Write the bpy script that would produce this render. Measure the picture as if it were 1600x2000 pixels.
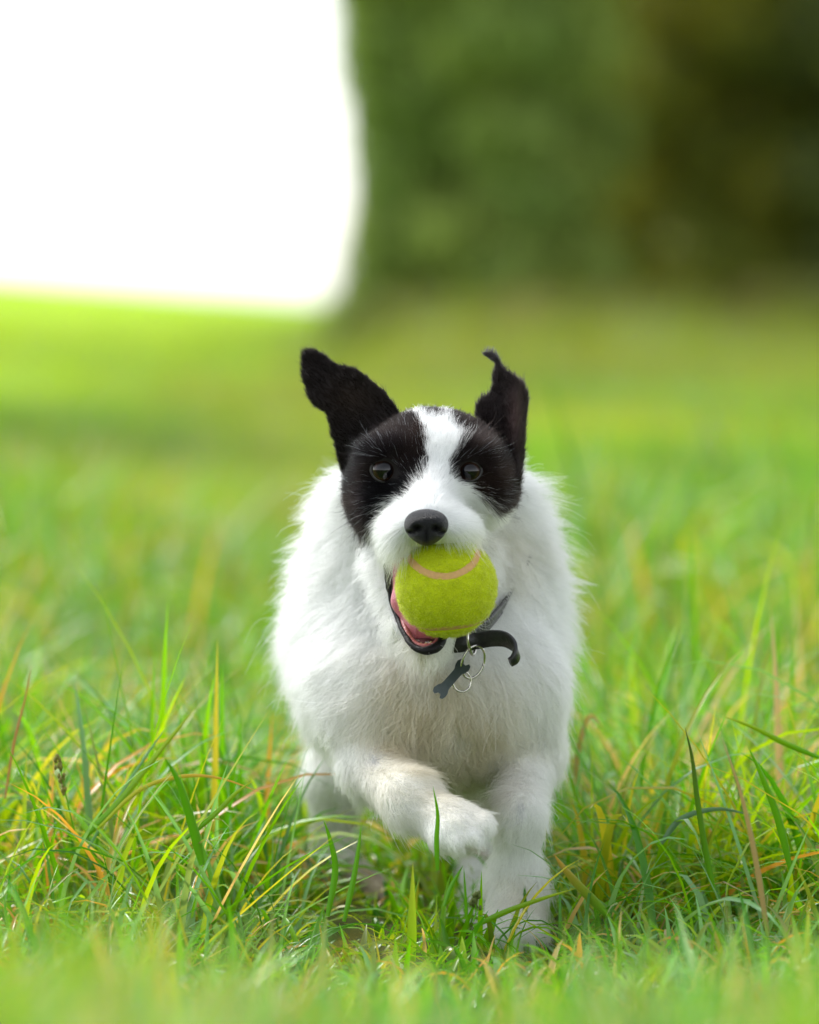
import bpy, math, random
import numpy as np
from mathutils import Vector, Matrix, noise
from mathutils.kdtree import KDTree
from mathutils.bvhtree import BVHTree

R = np.random.RandomState(7)
random.seed(7)
SC = bpy.context.scene
COL = SC.collection
for o in list(bpy.data.objects):
    bpy.data.objects.remove(o)

# ------------------------------------------------------------------ camera
CAM_D, CAM_H, FPX = 3.818, 0.44, 200.0 / 36.0 * 2000.0
PITCH = math.atan(400.0 / FPX)
cam = bpy.data.cameras.new('camera')
cam.lens = 200.0
cam.sensor_width = 36.0
cam.clip_start = 0.05
cam.clip_end = 3000.0
cam.dof.use_dof = True
cam.dof.focus_distance = CAM_D - 0.02
cam.dof.aperture_fstop = 5.2
cam.dof.aperture_blades = 0
camo = bpy.data.objects.new('camera', cam)
camo.location = (0, -CAM_D, CAM_H)
camo.rotation_euler = (math.pi / 2 - PITCH, 0, 0)
COL.objects.link(camo)
SC.camera = camo

# ------------------------------------------------------------------ light
SUN_EL, SUN_AZ = math.radians(48), math.radians(-50)     # azimuth from +Y towards +X
world = bpy.data.worlds.new('World')
SC.world = world
world.use_nodes = True
wn, wl = world.node_tree.nodes, world.node_tree.links
bg = wn['Background']
sky = wn.new('ShaderNodeTexSky')
sky.sky_type = 'NISHITA'
sky.sun_disc = False
sky.sun_elevation = SUN_EL
sky.sun_rotation = SUN_AZ
sky.air_density = 1.0
sky.dust_density = 0.8
hsv = wn.new('ShaderNodeHueSaturation')                  # overcast: the cloud layer greys the sky
hsv.inputs['Saturation'].default_value = 0.22
wl.new(sky.outputs[0], hsv.inputs['Color'])
wl.new(hsv.outputs[0], bg.inputs['Color'])
bg.inputs['Strength'].default_value = 0.15
sun = bpy.data.lights.new('sun', 'SUN')
sun.energy = 1.4
sun.angle = math.radians(14)
sun.color = (1.0, 0.97, 0.92)
suno = bpy.data.objects.new('sun', sun)
sd = Vector((math.sin(SUN_AZ) * math.cos(SUN_EL), math.cos(SUN_AZ) * math.cos(SUN_EL), math.sin(SUN_EL)))
suno.rotation_euler = sd.to_track_quat('Z', 'Y').to_euler()
COL.objects.link(suno)

SC.view_settings.view_transform = 'Standard'
SC.view_settings.look = 'None'
SC.view_settings.gamma = 1.0
SC.view_settings.use_curve_mapping = False
SC.view_settings.exposure = 1.25
SC.cycles.use_denoising = True
SC.cycles.denoiser = 'OPENIMAGEDENOISE'
SC.cycles.max_bounces = 12
SC.cycles.diffuse_bounces = 5
SC.cycles.transmission_bounces = 10
SC.cycles.sample_clamp_indirect = 6.0
SC.cycles.caustics_reflective = False
SC.cycles.caustics_refractive = False

# ------------------------------------------------------------------ helpers
CT, ST = math.cos(PITCH), math.sin(PITCH)
def sc_at(Y):
    return (Y + CAM_D) / FPX
def P(px, py, Y):
    """world point seen at photo pixel (px, py) lying at depth plane Y"""
    u = (px - 800) / FPX
    v = (1000 - py) / FPX
    dy = CT + v * ST
    dz = -ST + v * CT
    t = (Y + CAM_D) / dy
    return np.array((u * t, Y, CAM_H + dz * t))
def PV(px, py, Y):
    return Vector(P(px, py, Y))
def to_px(p):
    """photo-like coordinates used to lay out markings on the coat"""
    dy = p[:, 1] + CAM_D
    dz = p[:, 2] - CAM_H
    fwd = dy * CT - dz * ST
    up = dy * ST + dz * CT
    return 800 + FPX * p[:, 0] / fwd, 1000 - FPX * up / fwd

def tag(o, label=None, cat=None, group=None, kind=None):
    if label: o['label'] = label
    if cat: o['category'] = cat
    if group: o['group'] = group
    if kind: o['kind'] = kind
    return o
def link(o, parent=None):
    COL.objects.link(o)
    if parent is not None:
        o.parent = parent
    return o
def empty(name, loc=(0, 0, 0)):
    o = bpy.data.objects.new(name, None)
    o.empty_display_size = 0.05
    o.location = loc
    COL.objects.link(o)
    return o
def child(o, parent):
    o.parent = parent
    o.matrix_parent_inverse = Matrix.Translation(-Vector(parent.location))
    return o
def mesh_np(name, V, F, mat=None, cols=None, smooth=True, cname='tint'):
    """V (n,3); F (m,k) constant arity"""
    me = bpy.data.meshes.new(name)
    V = np.asarray(V, np.float32); F = np.asarray(F, np.int32)
    k = F.shape[1]
    me.vertices.add(len(V)); me.vertices.foreach_set('co', V.ravel())
    me.loops.add(F.size); me.loops.foreach_set('vertex_index', F.ravel())
    me.polygons.add(len(F))
    me.polygons.foreach_set('loop_start', np.arange(0, F.size, k, dtype=np.int32))
    me.polygons.foreach_set('loop_total', np.full(len(F), k, np.int32))
    me.update(calc_edges=True)
    if smooth:
        me.polygons.foreach_set('use_smooth', np.ones(len(F), bool))
    if cols is not None:
        a = me.color_attributes.new(cname, 'FLOAT_COLOR', 'POINT')
        c = np.ones((len(V), 4), np.float32); c[:, :3] = cols
        a.data.foreach_set('color', c.ravel())
    if mat: me.materials.append(mat)
    o = bpy.data.objects.new(name, me)
    return o

def mat_new(name):
    m = bpy.data.materials.new(name)
    m.use_nodes = True
    return m, m.node_tree.nodes, m.node_tree.links, m.node_tree.nodes['Principled BSDF']
def simple_mat(name, col, rough=0.6, metal=0.0, bump=0.0, bscale=300.0, var=0.0, coat=0.0, sss=0.0):
    m, n, l, b = mat_new(name)
    b.inputs['Base Color'].default_value = (*col, 1)
    b.inputs['Roughness'].default_value = rough
    b.inputs['Metallic'].default_value = metal
    b.inputs['Coat Weight'].default_value = coat
    if sss:
        b.inputs['Subsurface Weight'].default_value = sss
        b.inputs['Subsurface Radius'].default_value = (0.004, 0.0015, 0.001)
        b.inputs['Subsurface Scale'].default_value = 1.0
    tc = n.new('ShaderNodeTexCoord'); nz = n.new('ShaderNodeTexNoise')
    nz.inputs['Scale'].default_value = bscale; nz.inputs['Detail'].default_value = 4
    l.new(tc.outputs['Object'], nz.inputs['Vector'])
    if bump:
        bp = n.new('ShaderNodeBump'); bp.inputs['Strength'].default_value = bump
        bp.inputs['Distance'].default_value = 0.001
        l.new(nz.outputs['Fac'], bp.inputs['Height']); l.new(bp.outputs[0], b.inputs['Normal'])
    if var:
        mx = n.new('ShaderNodeMix'); mx.data_type = 'RGBA'
        mx.inputs['A'].default_value = (*[c * (1 - var) for c in col], 1)
        mx.inputs['B'].default_value = (*[min(1, c * (1 + var)) for c in col], 1)
        l.new(nz.outputs['Fac'], mx.inputs['Factor']); l.new(mx.outputs['Result'], b.inputs['Base Color'])
    return m
def attr_mat(name, rough=0.6, translucent=0.0, spec=0.3, bump=0.0, bscale=400.0, attr='tint', tgain=1.0):
    m, n, l, b = mat_new(name)
    a = n.new('ShaderNodeAttribute'); a.attribute_name = attr
    l.new(a.outputs['Color'], b.inputs['Base Color'])
    b.inputs['Roughness'].default_value = rough
    b.inputs['Specular IOR Level'].default_value = spec
    if bump:
        tc = n.new('ShaderNodeTexCoord'); nz = n.new('ShaderNodeTexNoise')
        nz.inputs['Scale'].default_value = bscale; nz.inputs['Detail'].default_value = 4
        l.new(tc.outputs['Object'], nz.inputs['Vector'])
        bp = n.new('ShaderNodeBump'); bp.inputs['Strength'].default_value = bump
        bp.inputs['Distance'].default_value = 0.001
        l.new(nz.outputs['Fac'], bp.inputs['Height']); l.new(bp.outputs[0], b.inputs['Normal'])
    if translucent:
        t = n.new('ShaderNodeBsdfTranslucent')
        g = n.new('ShaderNodeVectorMath'); g.operation = 'MULTIPLY'
        g.inputs[1].default_value = (1.25 * tgain, 1.15 * tgain, 0.6 * tgain)
        l.new(a.outputs['Color'], g.inputs[0]); l.new(g.outputs[0], t.inputs['Color'])
        mx = n.new('ShaderNodeMixShader'); mx.inputs[0].default_value = translucent
        l.new(b.outputs[0], mx.inputs[1]); l.new(t.outputs[0], mx.inputs[2])
        l.new(mx.outputs[0], n['Material Output'].inputs['Surface'])
    return m
def hair_mat(name, rough=0.35, rad=0.4, ior=1.35, soft=0.45):
    m = bpy.data.materials.new(name); m.use_nodes = True
    n, l = m.node_tree.nodes, m.node_tree.links
    n.remove(n['Principled BSDF'])
    a = n.new('ShaderNodeAttribute'); a.attribute_name = 'tint'
    h = n.new('ShaderNodeBsdfHairPrincipled')
    h.parametrization = 'COLOR'
    h.inputs['Roughness'].default_value = rough
    h.inputs['Radial Roughness'].default_value = rad
    h.inputs['Random Roughness'].default_value = 0.3
    h.inputs['IOR'].default_value = ior
    l.new(a.outputs['Color'], h.inputs['Color'])
    d = n.new('ShaderNodeBsdfDiffuse'); l.new(a.outputs['Color'], d.inputs['Color'])
    mx = n.new('ShaderNodeMixShader'); mx.inputs[0].default_value = soft
    l.new(h.outputs[0], mx.inputs[1]); l.new(d.outputs[0], mx.inputs[2])
    l.new(mx.outputs[0], n['Material Output'].inputs['Surface'])
    return m
def hair_obj(name, pts, rad, cols, mat):
    """pts (n,k,3), rad (n,k), cols (n,3)"""
    n, k, _ = pts.shape
    cu = bpy.data.hair_curves.new(name)
    cu.add_curves([k] * n)
    cu.attributes['position'].data.foreach_set('vector', pts.astype(np.float32).ravel())
    ra = cu.attributes.get('radius') or cu.attributes.new('radius', 'FLOAT', 'POINT')
    ra.data.foreach_set('value', rad.astype(np.float32).ravel())
    ca = cu.attributes.new('tint', 'FLOAT_COLOR', 'CURVE')
    c = np.ones((n, 4), np.float32); c[:, :3] = cols
    ca.data.foreach_set('color', c.ravel())
    cu.materials.append(mat)
    return bpy.data.objects.new(name, cu)

def tube(path, rad, seg=10, closed=False):
    """swept tube; path list of points, rad scalar or list"""
    p = np.array([np.asarray(q, float) for q in path]); n = len(p)
    r = np.full(n, rad) if np.isscalar(rad) else np.array(rad, float)
    if closed:
        t = np.roll(p, -1, 0) - np.roll(p, 1, 0)
    else:
        t = np.gradient(p, axis=0)
    t /= np.linalg.norm(t, axis=1)[:, None] + 1e-12
    u = np.cross(t[0], (0, 0, 1.0)); 
    if np.linalg.norm(u) < 1e-3: u = np.cross(t[0], (0, 1.0, 0))
    u /= np.linalg.norm(u)
    V = []
    for i in range(n):
        u = u - t[i] * u.dot(t[i]); u /= np.linalg.norm(u)
        w = np.cross(t[i], u)
        for j in range(seg):
            a = 2 * math.pi * j / seg
            V.append(p[i] + r[i] * (math.cos(a) * u + math.sin(a) * w))
    F = []
    m = n if closed else n - 1
    for i in range(m):
        for j in range(seg):
            a = i * seg + j; b = i * seg + (j + 1) % seg
            c = ((i + 1) % n) * seg + (j + 1) % seg; d = ((i + 1) % n) * seg + j
            F.append((a, b, c, d))
    if not closed:                      # round off the ends with centre fans (as quads)
        for i, s in ((0, -1), (n - 1, 1)):
            V.append(p[i] + s * t[i] * r[i] * 0.6); c = len(V) - 1
            for j in range(0, seg, 2):
                a, b, e = i * seg + j, i * seg + (j + 1) % seg, i * seg + (j + 2) % seg
                F.append((c, e, b, a) if s > 0 else (c, a, b, e))
    return np.array(V), np.array(F)
def catmull(pts, n):
    p = [np.asarray(q, float) for q in pts]
    p = [2 * p[0] - p[1]] + p + [2 * p[-1] - p[-2]]
    out = []
    segs = len(p) - 3
    for i in range(n):
        f = i / (n - 1) * segs; k = min(int(f), segs - 1); t = f - k
        a, b, c, d = p[k:k + 4]
        out.append(0.5 * ((2 * b) + (c - a) * t + (2 * a - 5 * b + 4 * c - d) * t * t + (3 * b - a - 3 * c + d) * t ** 3))
    return np.array(out)

# ---- implicit surfaces
class Prim:
    def __init__(s, kind, **k):
        s.kind = kind; s.k = 0.012; s.__dict__.update(k)
    def bbox(s):
        if s.kind == 'cone':
            r = max(s.ra, s.rb)
            return np.minimum(s.a, s.b) - r, np.maximum(s.a, s.b) + r
        r = np.max(s.r)
        return s.c - r, s.c + r
    def d(s, x, y, z):
        if s.kind == 'cone':
            ab = s.b - s.a; L = ab.dot(ab)
            px, py, pz = x - s.a[0], y - s.a[1], z - s.a[2]
            t = np.clip((px * ab[0] + py * ab[1] + pz * ab[2]) / L, 0, 1)
            return np.sqrt((px - t * ab[0]) ** 2 + (py - t * ab[1]) ** 2 + (pz - t * ab[2]) ** 2) - (s.ra + (s.rb - s.ra) * t)
        px, py, pz = x - s.c[0], y - s.c[1], z - s.c[2]
        a, b, c = s.r
        k0 = np.sqrt((px / a) ** 2 + (py / b) ** 2 + (pz / c) ** 2)
        k1 = np.sqrt((px / a ** 2) ** 2 + (py / b ** 2) ** 2 + (pz / c ** 2) ** 2) + 1e-9
        return k0 * (k0 - 1) / k1
def cone(a, b, ra, rb, **k):
    """a, b = (px, py, Y); radii in photo pixels"""
    return Prim('cone', a=P(*a), b=P(*b), ra=ra * sc_at(a[2]), rb=rb * sc_at(b[2]), **k)
def ell(c, r, **k):
    """c = (px, py, Y); r = (px, metres in depth, px)"""
    s = sc_at(c[2])
    return Prim('ell', c=P(*c), r=np.array((r[0] * s, r[1], r[2] * s)), **k)
def field(prims, cuts, lo, hi, h):
    lo = np.asarray(lo, float); hi = np.asarray(hi, float)
    n = np.ceil((hi - lo) / h).astype(int) + 1
    ax = [lo[i] + h * np.arange(n[i]) for i in range(3)]
    D = np.full(n, 0.05, np.float32)
    for p in prims + cuts:
        a, b = p.bbox(); m = p.k + 0.012
        i0 = np.clip(((a - m - lo) / h).astype(int), 0, n - 1); i1 = np.clip(((b + m - lo) / h).astype(int) + 2, 1, n)
        if np.any(i1 <= i0): continue
        X = ax[0][i0[0]:i1[0], None, None]; Y = ax[1][None, i0[1]:i1[1], None]; Z = ax[2][None, None, i0[2]:i1[2]]
        d = p.d(X, Y, Z).astype(np.float32)
        S = (slice(i0[0], i1[0]), slice(i0[1], i1[1]), slice(i0[2], i1[2]))
        o = D[S]
        if p in cuts:
            d = -d
            hh = np.maximum(p.k - np.abs(o - d), 0) / p.k
            D[S] = np.maximum(o, d) + hh * hh * p.k / 4
        else:
            hh = np.maximum(p.k - np.abs(o - d), 0) / p.k
            D[S] = np.minimum(o, d) - hh * hh * p.k / 4
    return D, lo
def surface_net(D, lo, h):
    S = D < 0
    nx, ny, nz = D.shape
    c = np.zeros((nx - 1, ny - 1, nz - 1), np.uint8)
    for i in (0, 1):
        for j in (0, 1):
            for k in (0, 1):
                c += S[i:nx - 1 + i, j:ny - 1 + j, k:nz - 1 + k]
    I = np.argwhere((c > 0) & (c < 8))
    idx = np.full(c.shape, -1, np.int32); idx[I[:, 0], I[:, 1], I[:, 2]] = np.arange(len(I))
    acc = np.zeros((len(I), 3)); cnt = np.zeros(len(I))
    corners = [(i, j, k) for i in (0, 1) for j in (0, 1) for k in (0, 1)]
    for a in corners:
        for axi in range(3):
            if a[axi]: continue
            b = list(a); b[axi] = 1
            da = D[I[:, 0] + a[0], I[:, 1] + a[1], I[:, 2] + a[2]]
            db = D[I[:, 0] + b[0], I[:, 1] + b[1], I[:, 2] + b[2]]
            m = (da < 0) != (db < 0)
            t = np.where(m, da / np.where(m, da - db, 1), 0)
            q = np.tile(np.array(a, float), (len(I), 1)); q[:, axi] += t
            acc += q * m[:, None]; cnt += m
    V = lo + h * (I + acc / cnt[:, None])
    Fs = []
    for axi in range(3):
        o1, o2 = [(1, 2), (2, 0), (0, 1)][axi]
        sl0 = [slice(None)] * 3; sl1 = [slice(None)] * 3
        sl0[axi] = slice(0, -1); sl1[axi] = slice(1, None)
        A, B = S[tuple(sl0)], S[tuple(sl1)]
        E = np.argwhere(A != B)
        E = E[(E[:, o1] > 0) & (E[:, o2] > 0) & (E[:, o1] < D.shape[o1] - 1) & (E[:, o2] < D.shape[o2] - 1)]
        flip = A[E[:, 0], E[:, 1], E[:, 2]]
        q = []
        for d1, d2 in ((0, 0), (1, 0), (1, 1), (0, 1)):
            e = E.copy(); e[:, o1] -= d1; e[:, o2] -= d2
            q.append(idx[e[:, 0], e[:, 1], e[:, 2]])
        q = np.stack(q, 1)
        q[~flip] = q[~flip][:, ::-1]
        Fs.append(q)
    return V, np.concatenate(Fs)
def poly_inside(px, py, poly):
    ins = np.zeros(px.shape, bool)
    n = len(poly)
    for i in range(n):
        x1, y1 = poly[i]; x2, y2 = poly[(i + 1) % n]
        cnd = ((y1 > py) != (y2 > py)) & (px < (x2 - x1) * (py - y1) / (y2 - y1 + 1e-9) + x1)
        ins ^= cnd
    return ins
def poly_dist(px, py, poly):
    d = np.full(px.shape, 1e9)
    n = len(poly)
    for i in range(n):
        a = np.array(poly[i], float); b = np.array(poly[(i + 1) % n], float); ab = b - a
        t = np.clip(((px - a[0]) * ab[0] + (py - a[1]) * ab[1]) / (ab.dot(ab) + 1e-9), 0, 1)
        d = np.minimum(d, np.hypot(px - a[0] - t * ab[0], py - a[1] - t * ab[1]))
    return np.where(poly_inside(px, py, poly), -d, d)
def smooth_noise(p, scale, seed=0.0, octaves=2):
    """cheap vectorised value noise in -1..1 from rotated sines"""
    rs = np.random.RandomState(int(seed * 977) + 5)
    out = np.zeros(len(p))
    for o in range(octaves):
        for _ in range(5):
            k = rs.normal(size=p.shape[1]) * scale * (1.9 ** o) * 1.6
            out += np.sin(p @ k + rs.uniform(0, 6.28)) / (1.7 ** o)
    return out / (2.2 * octaves)
def sample_tris(V, F, n, weight=None):
    """random points on a quad mesh: positions, normals"""
    A, B, C, Dd = V[F[:, 0]], V[F[:, 1]], V[F[:, 2]], V[F[:, 3]]
    N = np.cross(C - A, Dd - B)
    ar = np.linalg.norm(N, axis=1) / 2
    w = ar if weight is None else ar * weight
    i = R.choice(len(F), n, p=w / w.sum())
    u = R.rand(n, 1); v = R.rand(n, 1)
    pt = A[i] * (1 - u) * (1 - v) + B[i] * u * (1 - v) + C[i] * u * v + Dd[i] * (1 - u) * v
    return pt, i

# ------------------------------------------------------------------ terrain
def ground_z(x, y):
    x = np.asarray(x, float); y = np.asarray(y, float)
    z = 0.010 * np.sin(x * 3.1 + 1.0) * np.cos(y * 2.3) + 0.006 * np.sin(x * 7.7 + y * 5.1)
    k = np.clip((-y - 0.55) / 1.6, 0, 1)
    z = z * np.clip(np.abs(y) * 2 + .3, 0, 1) + 0.15 * k * k * (3 - 2 * k)    # the ground rises a little towards the lens
    far = np.clip((y - 25) / 95, 0, 1); far = far * far * (3 - 2 * far)
    z += far * (0.60 + 0.075 * np.clip(-x - 2, -4, 22))                              # soft swell of the field, higher on the left
    return z
gx = np.concatenate([-np.geomspace(900, 3, 24), np.linspace(-2.5, 2.5, 41), np.geomspace(3, 900, 24)])
gy = np.concatenate([-np.geomspace(60, 4, 8), np.linspace(-3.6, 8, 90), np.geomspace(8.4, 1500, 60)])
GX, GY = np.meshgrid(gx, gy, indexing='ij')
GV = np.stack([GX, GY, ground_z(GX, GY)], -1).reshape(-1, 3)
ii, jj = np.meshgrid(np.arange(len(gx) - 1), np.arange(len(gy) - 1), indexing='ij')
a0 = (ii * len(gy) + jj).ravel()
GF = np.stack([a0, a0 + len(gy), a0 + len(gy) + 1, a0 + 1], 1)

def field_col(x, y):
    """colour of the sward by place: fresh green, worn olive strip, pale crop far left with sunlight put into its colour, brown by the wood"""
    p = np.stack([x, y], 1)
    g = np.array((0.190, 0.360, 0.006)); ol = np.array((0.270, 0.300, 0.018))
    yl = np.array((0.480, 0.620, 0.020)); br = np.array((0.250, 0.270, 0.070))
    c = np.tile(g, (len(x), 1))
    n = smooth_noise(np.stack([x, y * .45], 1), 1.0, 1)
    strip = np.exp(-((x + 0.28 - 0.25 * np.sin(y * .22)) / (0.24 + 0.018 * np.clip(y, 0, 40))) ** 2) * np.clip((y - 2.0) / 2.5, 0, 1)
    w = np.clip(strip * .95 + 1.1 * n + .2, 0, 1)[:, None] * np.clip((y[:, None] - 1.5) / 4, 0.15, 1)
    c = c * (1 - w) + ol * w
    n3 = smooth_noise(np.stack([x * 1.3, y * .5], 1), 1.0, 17)[:, None]
    c = c * (1 + .60 * n3 * np.array((1.25, .75, 1.0)))
    n2 = smooth_noise(np.stack([x * .5, y * .14], 1), 1.0, 4)
    wy = (np.clip((-x - 0.7 + .3 * n2) / 1.6, 0, 1) * np.clip((y - 16) / 14, 0, 1) * np.clip(.75 + .5 * n2, .2, 1))[:, None]
    c = c * (1 - wy) + yl * wy
    wb = (np.clip((y - 20) / 14, 0, 1) * np.clip((x + 0.02 * y + .35) / 0.9, 0, 1) * np.clip((75 - y) / 10, 0, 1))[:, None] * .85
    c = c * (1 - wb) + br * wb
    return c * np.array((.78, .96, .42))
gm, n, l, b = mat_new('soil_and_sward')
ga = n.new('ShaderNodeAttribute'); ga.attribute_name = 'tint'
tc = n.new('ShaderNodeTexCoord'); nz = n.new('ShaderNodeTexNoise'); nz.inputs['Scale'].default_value = 6.0
nz.inputs['Detail'].default_value = 8
l.new(tc.outputs['Object'], nz.inputs['Vector'])
mx = n.new('ShaderNodeMix'); mx.data_type = 'RGBA'; mx.blend_type = 'MULTIPLY'
cr = n.new('ShaderNodeValToRGB'); cr.color_ramp.elements[0].position = .3; cr.color_ramp.elements[1].position = .7
cr.color_ramp.elements[0].color = (.55, .6, .5, 1); cr.color_ramp.elements[1].color = (1.25, 1.2, 1.1, 1)
l.new(nz.outputs['Fac'], cr.inputs[0]); mx.inputs['Factor'].default_value = 1.0
l.new(ga.outputs['Color'], mx.inputs['A']); l.new(cr.outputs[0], mx.inputs['B'])
l.new(mx.outputs['Result'], b.inputs['Base Color']); b.inputs['Roughness'].default_value = 0.95
b.inputs['Specular IOR Level'].default_value = 0.1
bp = n.new('ShaderNodeBump'); bp.inputs['Strength'].default_value = .6; bp.inputs['Distance'].default_value = .01
l.new(nz.outputs['Fac'], bp.inputs['Height']); l.new(bp.outputs[0], b.inputs['Normal'])
fc = field_col(GV[:, 0], GV[:, 1])
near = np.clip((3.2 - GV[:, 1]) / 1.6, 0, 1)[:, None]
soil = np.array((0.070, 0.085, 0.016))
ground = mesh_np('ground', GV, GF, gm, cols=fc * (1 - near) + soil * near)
tag(link(ground), kind='structure')

# ------------------------------------------------------------------ grass
grass_m = attr_mat('grass_blade', rough=0.27, translucent=0.45, spec=0.55, tgain=1.25)
def blades(x, y, L, W, lean, az, bend, col_root, col_tip, seg, fold=0.25, droop=None):
    """ribbon blades, arching; arrays of n.  returns V, F, C"""
    nb = len(x)
    t = np.linspace(0, 1, seg + 1)[None, :]
    ang = lean[:, None] + bend[:, None] * t ** 1.3          # angle from vertical along the blade
    ds = L[:, None] / seg
    am = (ang[:, 1:] + ang[:, :-1]) / 2
    hx = np.concatenate([np.zeros((nb, 1)), np.cumsum(np.sin(am) * ds, 1)], 1)
    hz = np.concatenate([np.zeros((nb, 1)), np.cumsum(np.cos(am) * ds, 1)], 1)
    ca, sa = np.cos(az)[:, None], np.sin(az)[:, None]
    cx = x[:, None] + hx * ca; cy = y[:, None] + hx * sa
    cz = ground_z(x, y)[:, None] - 0.004 + hz
    tw = R.uniform(-.9, .9, nb)[:, None] * t                # twist
    wv = W[:, None] * (np.clip(1.02 - t ** 2.2, 0, 1) * np.clip(.55 + t * 2.2, 0, 1))
    sx, sy = -sa * np.cos(tw), ca * np.cos(tw)
    szz = np.sin(tw)
    half = wv / 2
    Lf = np.stack([cx + sx * half, cy + sy * half, cz + szz * half], -1)
    Rt = np.stack([cx - sx * half, cy - sy * half, cz - szz * half], -1)
    # centre line sunk for a folded blade
    nxv = np.cos(ang) * ca; nyv = np.cos(ang) * sa; nzv = -np.sin(ang)
    Md = np.stack([cx + nxv * half * fold * 2, cy + nyv * half * fold * 2, cz + nzv * half * fold * 2], -1)
    V = np.stack([Lf, Md, Rt], 2)                            # nb, seg+1, 3, 3
    base = (np.arange(nb) * (seg + 1) * 3)[:, None, None]
    k = (np.arange(seg) * 3)[None, :, None]
    q1 = np.array([0, 1, 4, 3])[None, None, :] + base + k
    q2 = np.array([1, 2, 5, 4])[None, None, :] + base + k
    F = np.concatenate([q1.reshape(-1, 4), q2.reshape(-1, 4)])
    tt = t[:, :, None]
    C = col_root[:, None, :] * (1 - tt) + col_tip[:, None, :] * tt
    C = np.repeat(C[:, :, None, :], 3, 2)
    return V.reshape(-1, 3), F, C.reshape(-1, 3)
PAL = np.array([(0.105, 0.350, 0.004), (0.165, 0.430, 0.004), (0.050, 0.220, 0.006), (0.290, 0.480, 0.006),
                (0.170, 0.400, 0.140), (0.440, 0.460, 0.030), (0.600, 0.470, 0.220), (0.550, 0.300, 0.050), (0.330, 0.500, 0.340)])
PW = np.array([.25, .24, .16, .13, .08, .065, .035, .02, .02]); PW = PW / PW.sum()
def grass_patch(y0, y1, wfun, dens, tuft, Lr, Wr, seg, hfun=None, tint=0.0, bright=1.0, stiff=1.0):
    ys = []; xs = []
    area = 0
    yy = np.linspace(y0, y1, 60)
    ww = np.array([wfun(v) for v in yy])
    pr = ww / ww.sum(); area = np.trapezoid(ww * 2, yy) if hasattr(np, 'trapezoid') else np.trapz(ww * 2, yy)
    nt = int(area * dens / tuft)
    k = R.choice(60, nt, p=pr)
    ty = yy[k] + R.uniform(-.5, .5, nt) * (y1 - y0) / 59; tx = R.uniform(-1, 1, nt) * ww[k]
    nb = nt * tuft
    x = np.repeat(tx, tuft) + R.normal(0, .022 if seg > 3 else .05, nb); y = np.repeat(ty, tuft) + R.normal(0, .022 if seg > 3 else .05, nb)
    tl = np.repeat(R.uniform(.75, 1.2, nt), tuft); tin = np.repeat(R.rand(nt), tuft)
    L = R.uniform(*Lr, nb) * tl
    if hfun is not None:
        L *= hfun(x, y)
        keep = L > 0.012
    else: keep = np.ones(nb, bool)
    W = R.uniform(*Wr, nb)
    pxx = 800 + FPX * x / (y + CAM_D)
    lim = CAM_H - (np.interp(pxx, [0, 350, 600, 850, 1100, 1300, 1600], [1590, 1680, 1740, 1800, 1760, 1720, 1690]) - 600) / FPX * (y + CAM_D) - ground_z(x, y)
    lim = np.where(y < -.05, np.clip(lim, .02, 1), 9)      # the sward in front of the dog stays low
    L = np.minimum(L, lim * R.uniform(.5, 1.0, nb))
    az = R.uniform(0, 6.283, nb)
    lean = np.abs(R.normal(.24, .42, nb)); bend = np.abs(R.normal(1.25, .8, nb))
    flat = R.rand(nb) < .28 * stiff
    lean *= stiff; bend *= stiff
    lean[flat] += R.uniform(.5, .9, flat.sum())
    # neighbouring blades share a hue more often than not
    nv = smooth_noise(np.stack([tx, ty], 1), 7.0, 61) + R.normal(0, .12, nt)
    tci = np.select([nv < -.30, nv < .02, nv < .26, nv < .55], [4, 2, 0, 1], 3)
    odd = R.rand(nt) < .16; tci[odd] = R.choice([5, 6, 7, 8, 4], odd.sum())
    tci = np.repeat(tci, tuft)
    ci = np.where(R.rand(nb) < .62, tci, R.choice(len(PAL), nb, p=PW))
    c = PAL[ci] * R.uniform(.75, 1.2, (nb, 1))
    if tint:
        f = field_col(x, y)
        c = c * (1 - tint) + f * tint
    c = c * bright * 1.15
    root = c * np.array((.95, .75, .8))
    old = R.rand(nb) < .22
    tip = c.copy(); tip[old] = c[old] * .35 + np.array((.34, .27, .06)) * .65
    m = keep
    return blades(x[m], y[m], L[m], W[m], lean[m], az[m], bend[m], root[m], tip[m], seg)
def hnear(x, y):
    """sward height: trodden short where the dog runs, taller tufts either side and in front"""
    px = 800 + FPX * x / (y + CAM_D)
    mid = np.exp(-(np.abs(px - 860) / 300.0) ** 4) * np.exp(-(np.abs(y - 0.05) / .62) ** 4)
    h = 1.0 - (.52 + .16 * (y > .05)) * mid
    h -= .42 * np.exp(-((px - 655) / 75.0) ** 2) * np.exp(-((y - .12) / .45) ** 2)     # flattened where the hind foot treads
    h += .45 * np.clip((px - 1080) / 150, 0, 1) * np.exp(-((y - .5) / .5) ** 2) + .25 * np.clip((520 - px) / 150, 0, 1) * np.exp(-((y - .3) / .5) ** 2)
    h *= 1 + .35 * smooth_noise(np.stack([x, y], 1), 5.0, 2)
    h *= 1 + .55 * np.clip((-y - .8) / .8, 0, 1)
    h *= 1 + .60 * np.clip((y - .8) / 2, 0, 1) * np.clip((np.abs(px - 760) - 180) / 150, 0, 1)
    # thin, low and worn along the line the dog has come
    worn = np.exp(-((x + .25) / .25) ** 2) * np.clip((y - 1.0) / 1.5, 0, 1)
    h *= 1 - .45 * worn
    return np.clip(h, .1, 2)
def join(parts):
    Vs, Fs, Cs = [], [], []; o = 0
    for v, f, c in parts:
        Vs.append(v); Fs.append(f + o); Cs.append(c); o += len(v)
    return np.concatenate(Vs), np.concatenate(Fs), np.concatenate(Cs)
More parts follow.
